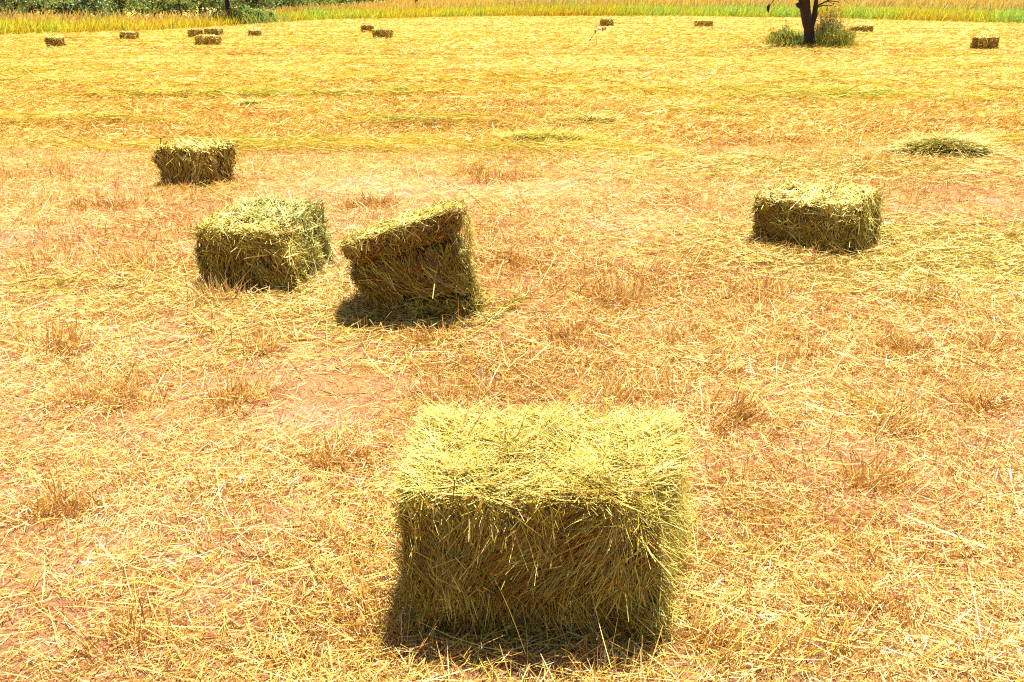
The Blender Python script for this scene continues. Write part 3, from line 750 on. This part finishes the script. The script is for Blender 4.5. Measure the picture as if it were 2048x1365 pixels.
# ------------------------------------------------------------------ trees and shrubs
def leaves(mb, ctr, rad, n, size, tone, r, m=0, tsd=.18):
    d = norm(r.normal(size=(n, 3))) * (r.random(n) ** .45)[:, None]; p = np.asarray(ctr) + d * np.asarray(rad)
    T = norm(r.normal(size=(n, 3))); L = r.uniform(.6, 1.4, n) * size
    ribbons(mb, p, T, L, L * .55, r.normal(0, .2, n), np.clip(tone + r.normal(0, tsd, n), 0, 1), segs=1, taper=.4, m=m, r=r)


def shrub(name, base, w_, d_, h_, n, size, tone, label, seed, cat='shrub', group=None, mat=None, lean=0.0):
    r = np.random.default_rng(seed); base = np.asarray(base, float); root = empty(name, base, label, cat, group)
    st = MB(); lf = MB()
    for k in range(26):
        a = r.uniform(0, 2 * PI); q = math.sqrt(r.random()); rise = h_ * (1.05 - .55 * q * q) * r.uniform(.6, 1.05)
        tip = base + [math.cos(a) * q * w_ * .5 + lean * rise, math.sin(a) * q * d_ * .5, rise]
        pts = wander(base + [math.cos(a) * q * w_ * .15, math.sin(a) * q * d_ * .15, -.03], tip, 6, .05, r)
        tube(st, pts, np.linspace(.016, .005, 6), r.uniform(.2, .8), 4, r=r)
        for j in range(6):
            c = pts[r.integers(2, 6)] + r.normal(0, .06, 3)
            leaves(lf, c, np.array([.17, .17, .14]) * h_ * r.uniform(.5, 1.2), n // 156 + 1, size, tone + r.normal(0, .12), r)
        x = 60; P = base + np.stack([r.normal(0, w_ * .3, x), r.normal(0, d_ * .3, x), np.zeros(x)], -1)
        ribbons(lf, P, np.stack([r.normal(0, .35, x), r.normal(0, .35, x), np.ones(x)], -1), h_ * r.uniform(.25, .95, x) * .8, size * .3, r.normal(0, .2, x), np.clip(tone + r.normal(0, .2, x), 0, 1), segs=3, r=r)
    lf.v = [np.column_stack([v[:, :2], np.maximum(v[:, 2], base[2] + .0)]) for v in lf.v]
    st.build('stem', M_bark, root, base); lf.build('foliage', mat or M_bush, root, base)
    return root


tb = at(1616, 96)
def T_(px, py, dy=0.0):
    p = up(px, py, tb); p[1] += dy; return p


def lone_tree():
    r = np.random.default_rng(44); root = empty('lone_tree', tb, 'lone dark tree with a forked trunk rising out of bushes', 'tree')
    mb = MB()
    tr = [T_(1617, 99), T_(1619, 80), T_(1618, 60), T_(1614, 40), T_(1611, 20), T_(1610, 0), T_(1608, -30), T_(1604, -70)]
    tube(mb, tr, [.25, .2, .175, .17, .175, .18, .15, .1], .4, 12, rough=.06, r=r)
    tube(mb, [T_(1619, 58), T_(1625, 45), T_(1629, 32), T_(1631, 18), T_(1632, 6), T_(1634, -20), T_(1645, -60)], [.13, .115, .1, .085, .07, .06, .04], .4, 8, rough=.06, r=r)
    tube(mb, [T_(1612, 14), T_(1602, 12), T_(1597, 9), T_(1596, 6)], [.13, .11, .10, .07], .35, 8, rough=.08, r=r)
    tube(mb, [T_(1611, 6), T_(1601, 0), T_(1596, -12)], [.10, .08, .05], .35, 8, rough=.08, r=r)
    top = [T_(1604, -70), T_(1645, -60)]
    ends = []
    for k in range(9):
        a = k * 2.4; st_ = top[k % 2]; e = st_ + [math.cos(a) * r.uniform(1.2, 2.6), math.sin(a) * r.uniform(1.2, 2.4), r.uniform(.8, 2.2)]
        pts = wander(st_ - [0, 0, .3], e, 7, .05, r); tube(mb, pts, np.linspace(.075, .02, 7), .4, 6, rough=.05, r=r); ends.append(pts)
    mb.build('trunk', M_bark, root, tb)
    br = MB()
    # bare drooping twigs that hang into view
    for pts, r0 in [([T_(1563, -30), T_(1553, -6), T_(1546, 3), T_(1540, 11), T_(1536, 17)], .022), ([T_(1556, -5), T_(1558, 4)], .012),
                    ([T_(1632, 14), T_(1643, 8), T_(1655, 2), T_(1668, 3), T_(1679, 5)], .03), ([T_(1634, 16), T_(1645, 11), T_(1660, 12), T_(1668, 10)], .022),
                    ([T_(1648, 6), T_(1660, -2), T_(1672, -8)], .02), ([T_(1680, -10), T_(1690, 2), T_(1697, 8)], .012), ([T_(1700, -6), T_(1708, 3)], .01),
                    ([T_(1655, 3), T_(1664, 7), T_(1675, 9), T_(1683, 13)], .012), ([T_(1560, -28), T_(1600, -34)], .03)]:
        tube(br, wander(pts[0], pts[-1], 3, 0, r) if len(pts) == 2 else pts, np.linspace(r0, r0 * .45, 3 if len(pts) == 2 else len(pts)), .3, 5, r=r)
    for pts in ends:
        for j in range(7):
            s_ = pts[r.integers(2, 7)]; tube(br, wander(s_, s_ + r.normal(0, .5, 3) + [0, 0, .1], 4, .08, r), np.linspace(.018, .006, 4), .4, 4, r=r)
    br.build('twigs', M_bark, root, tb)
    nest = MB(); p = T_(1537, 14)
    tube(nest, [p + [0, 0, .1], p + [0.01, 0, .05], p, p - [0, 0, .09], p - [-.01, 0, .2]], [.02, .05, .06, .045, .012], .35, 7, rough=.15, r=r)
    nest.build('seed_pod', M_bark, root, tb)
    cr = MB()
    for pts in ends:
        for j in range(4): leaves(cr, pts[r.integers(3, 7)] + r.normal(0, .25, 3), [.5, .5, .35], 45, .07, .5, r)
    cr.build('crown', M_leaf, root, tb)


lone_tree()
shrub('undergrowth_bush', at(1568, 93), 1.0, .9, .8, 2600, .05, .78, 'green bush on the shaded flank of the lone tree, crossed by two pale sticks', 51)
shrub('undergrowth_bush', at(1607, 94), .8, .6, .5, 1500, .05, .6, 'low dark bush directly at the foot of the lone tree', 52, mat=M_leaf)
shrub('undergrowth_bush', at(1655, 94) + [0, .2, 0], .9, .9, 1.3, 3400, .045, .28, 'brown twiggy bush climbing against the lone tree', 53)
shrub('undergrowth_bush', at(1672, 97), .95, .9, .9, 2600, .05, .72, 'olive yellow bush farthest out beside the lone tree', 54)
for px, py, v, lb in [(1538, 92, (.55, 0, .36), 'steep pale stick leaning in the green bush'), (1537, 93, (.5, -.1, .16), 'flatter pale stick lying before the green bush')]:
    p = at(px, py) + [0, -.35, 0.03]; mb = MB(); tube(mb, wander(p, p + np.array(v), 6, .015, rng), np.linspace(.014, .007, 6), .9, 5)
    tag(mb.build('dead_stick', M_straw, origin=p), lb, 'stick')

# white flowered weed
def weed():
    p = at(1186, 89); r = np.random.default_rng(61); root = empty('flowering_weed', p, 'thin weed with white flower puffs standing in the mown field', 'weed')
    s = MB(); fl = []
    for a, b_ in [((1176, 90), (1190, 62)), ((1193, 90), (1192, 66)), ((1190, 68), (1193, 53)), ((1190, 66), (1198, 59)), ((1198, 60), (1207, 58)), ((1178, 84), (1186, 72))]:
        pa, pb = up(a[0], a[1], p), up(b_[0], b_[1], p); tube(s, wander(pa, pb, 4, .02, r), np.linspace(.012, .007, 4), .3, 5); fl.append(pb)
    s.build('stem', M_bark, root, p)
    for q in fl[2:5] + [fl[0]]:
        m_ = MB(); leaves(m_, q, [.05, .05, .04], 40, .04, .4, r); m_.build('flower', M_white, root, p)
    m_ = MB(); leaves(m_, fl[4] + [.03, 0, -.01], [.09, .05, .05], 60, .06, .3, r); m_.build('foliage', M_leaf, root, p)


weed()


def tree(name, base, h, trunk_r, cw, ncl, nl, tone, label, seed, group='trees beyond the tall grass', low=.15, split=.3, size=.22, cat='tree', lean=0.0):
    r = np.random.default_rng(seed); base = np.asarray(base, float); root = empty(name, base, label, cat, group)
    mb = MB(); cr = MB(); fork = base + [lean * h * split, 0, h * split]
    tube(mb, wander(base - [0, 0, .1], fork, 5, .02, r), np.linspace(trunk_r, trunk_r * .75, 5), .5, 8, rough=.06, r=r)
    cl = []
    for k in range(7):
        a = k * 2.39 + r.random(); e = base + [math.cos(a) * cw * .38 * r.uniform(.5, 1), math.sin(a) * cw * .38 * r.uniform(.5, 1), h * r.uniform(.55, .9)]
        pts = wander(fork, e, 6, .05, r); tube(mb, pts, np.linspace(trunk_r * .5, .02, 6), .5, 5, rough=.05, r=r); cl += list(pts[2:])
    for k in range(ncl):
        if k < len(cl): c = cl[k] + r.normal(0, .12 * cw, 3) * [1, 1, .6]
        else:
            a = r.uniform(0, 2 * PI); q = math.sqrt(r.random()) * cw * .5; c = base + [math.cos(a) * q, math.sin(a) * q, h * r.uniform(low, .95)]
        leaves(cr, c, np.array([.16, .16, .11]) * cw * r.uniform(.6, 1.2), nl // ncl, size, tone + r.normal(0, .13), r)
    mb.build('trunk', M_bark, root, base); cr.build('crown', M_leaf, root, base)
    return root


def place(px, d):
    x = (px - 1024) / F * (d * CT + H * ST); return np.array([x, d, float(ground_z(x, d))])


# tree standing at the edge of the grass and the bush beside it
tree('leaning_tree', place(461, 62.5), 4.6, .22, 3.4, 50, 3500, .35, 'dark bushy tree standing in the edge of the tall grass', 71, None, low=.45, split=.35, size=.13, lean=-.05)
shrub('leafy_shrub', place(500, 62), 3.2, 1.5, 1.25, 2600, .17, .8, 'bright green leafy shrub beside the tree in the tall grass', 72, mat=M_leaf)
shrub('leafy_shrub', place(441, 62.5), 1.0, 1.0, 1.0, 900, .15, .35, 'dark brown scrub against the stem of the tree in the tall grass', 73)
tb2 = place(834, 98); mb = MB(); tube(mb, wander(tb2, tb2 + [0, 0, 4.2], 6, .01, rng), np.linspace(.2, .12, 6), .4, 7)
root = empty('dead_tree', tb2, 'bare dark stem standing alone far back in the tall grass', 'tree'); mb.build('trunk', M_bark, root, tb2)
mb = MB()
for k in range(6):
    s_ = tb2 + [0, 0, 2.6 + .25 * k]; tube(mb, wander(s_, s_ + rng.normal(0, .7, 3) + [0, 0, .6], 5, .05, rng), np.linspace(.06, .015, 5), .4, 5)
mb.build('branches', M_bark, root, tb2)

NAMED = [
    (24, 66, 4.5, .16, 4.5, .42, 'pale hazy green tree at the very end of the far tree row', 'far_tree'),
    (66, 70, 5.5, .2, 3.6, .35, 'far tree with a straight brown stem showing through thin leaves', 'far_tree'),
    (130, 72, 4.2, .16, 4.6, .62, 'light green rounded tree between two stemmed far trees', 'far_tree'),
    (243, 74, 5.0, .2, 4.2, .45, 'far tree with a dark stem splitting into spreading limbs', 'far_tree'),
    (175, 78, 4.4, .16, 4.4, .3, 'dark green tree behind the spreading far tree', 'far_tree'),
    (310, 80, 4.6, .16, 5.0, .58, 'mid green wide tree left of the dense trunked clump', 'far_tree'),
    (503, 78, 5.0, .24, 5, .25, 'very dark dense tree with several black stems above the grass', 'far_tree'),
    (170, 60.5, 2.6, .2, 2.6, .25, 'short dark tree whose stem touches the tall grass', 'far_tree'),
    (640, 92, 4.2, .16, 5.0, .75, 'bright green bush like tree beside the dense dark tree', 'far_tree'),
    (715, 96, 4.5, .16, 4.4, .45, 'thin tree with a pale slanting stem in the far row', 'far_tree'),
]
NAMED[5] = (310, 80, 4.6, .16, 5.0, .58, 'mid green wide tree in front of the darkest part of the far row', 'far_tree')
for i, (px, d, h, tr_, cw, tn, lb, nm) in enumerate(NAMED):
    tree(nm, place(px, d), h, tr_, cw, 34, 1700, tn, lb, 100 + i, low=.1 if tn > .4 else .25, size=.17)
# row of trees closing the view further back
protos = []
for i in range(5):
    protos.append(tree('background_tree', (0, 0, 0), 6, .2, 6, 40, 1800, [.25, .4, .5, .35, .55][i], 'green bushy tree in the unbroken row behind the field', 200 + i, 'background row of trees', low=.03, size=.26))
r = np.random.default_rng(300); cnt = 0
for k in range(96):
    px = (-350 + k * 45 if k < 64 else -250 + (k - 64) * 36) + r.uniform(-15, 15)
    if 950 < px < 1880 and k >= 5: continue
    d = np.interp(px, [-350, 0, 500, 760, 1100, 2048, 2600], [84, 88, 108, 128, 185, 180, 150]) + r.uniform(-4, 10) + (14 if k >= 64 else 0)
    b_ = place(px, d); src = protos[k % 5]
    if k < 5: root = src
    else:
        root = src.copy(); C.objects.link(root)
        for ch in list(src.children):
            c = ch.copy(); C.objects.link(c); c.parent = root
    s_ = r.uniform(.75, 1.25); root.location = b_; root.scale = (s_, s_, s_ * r.uniform(.85, 1.15)); root.rotation_euler = (0, 0, r.uniform(0, 6.28))
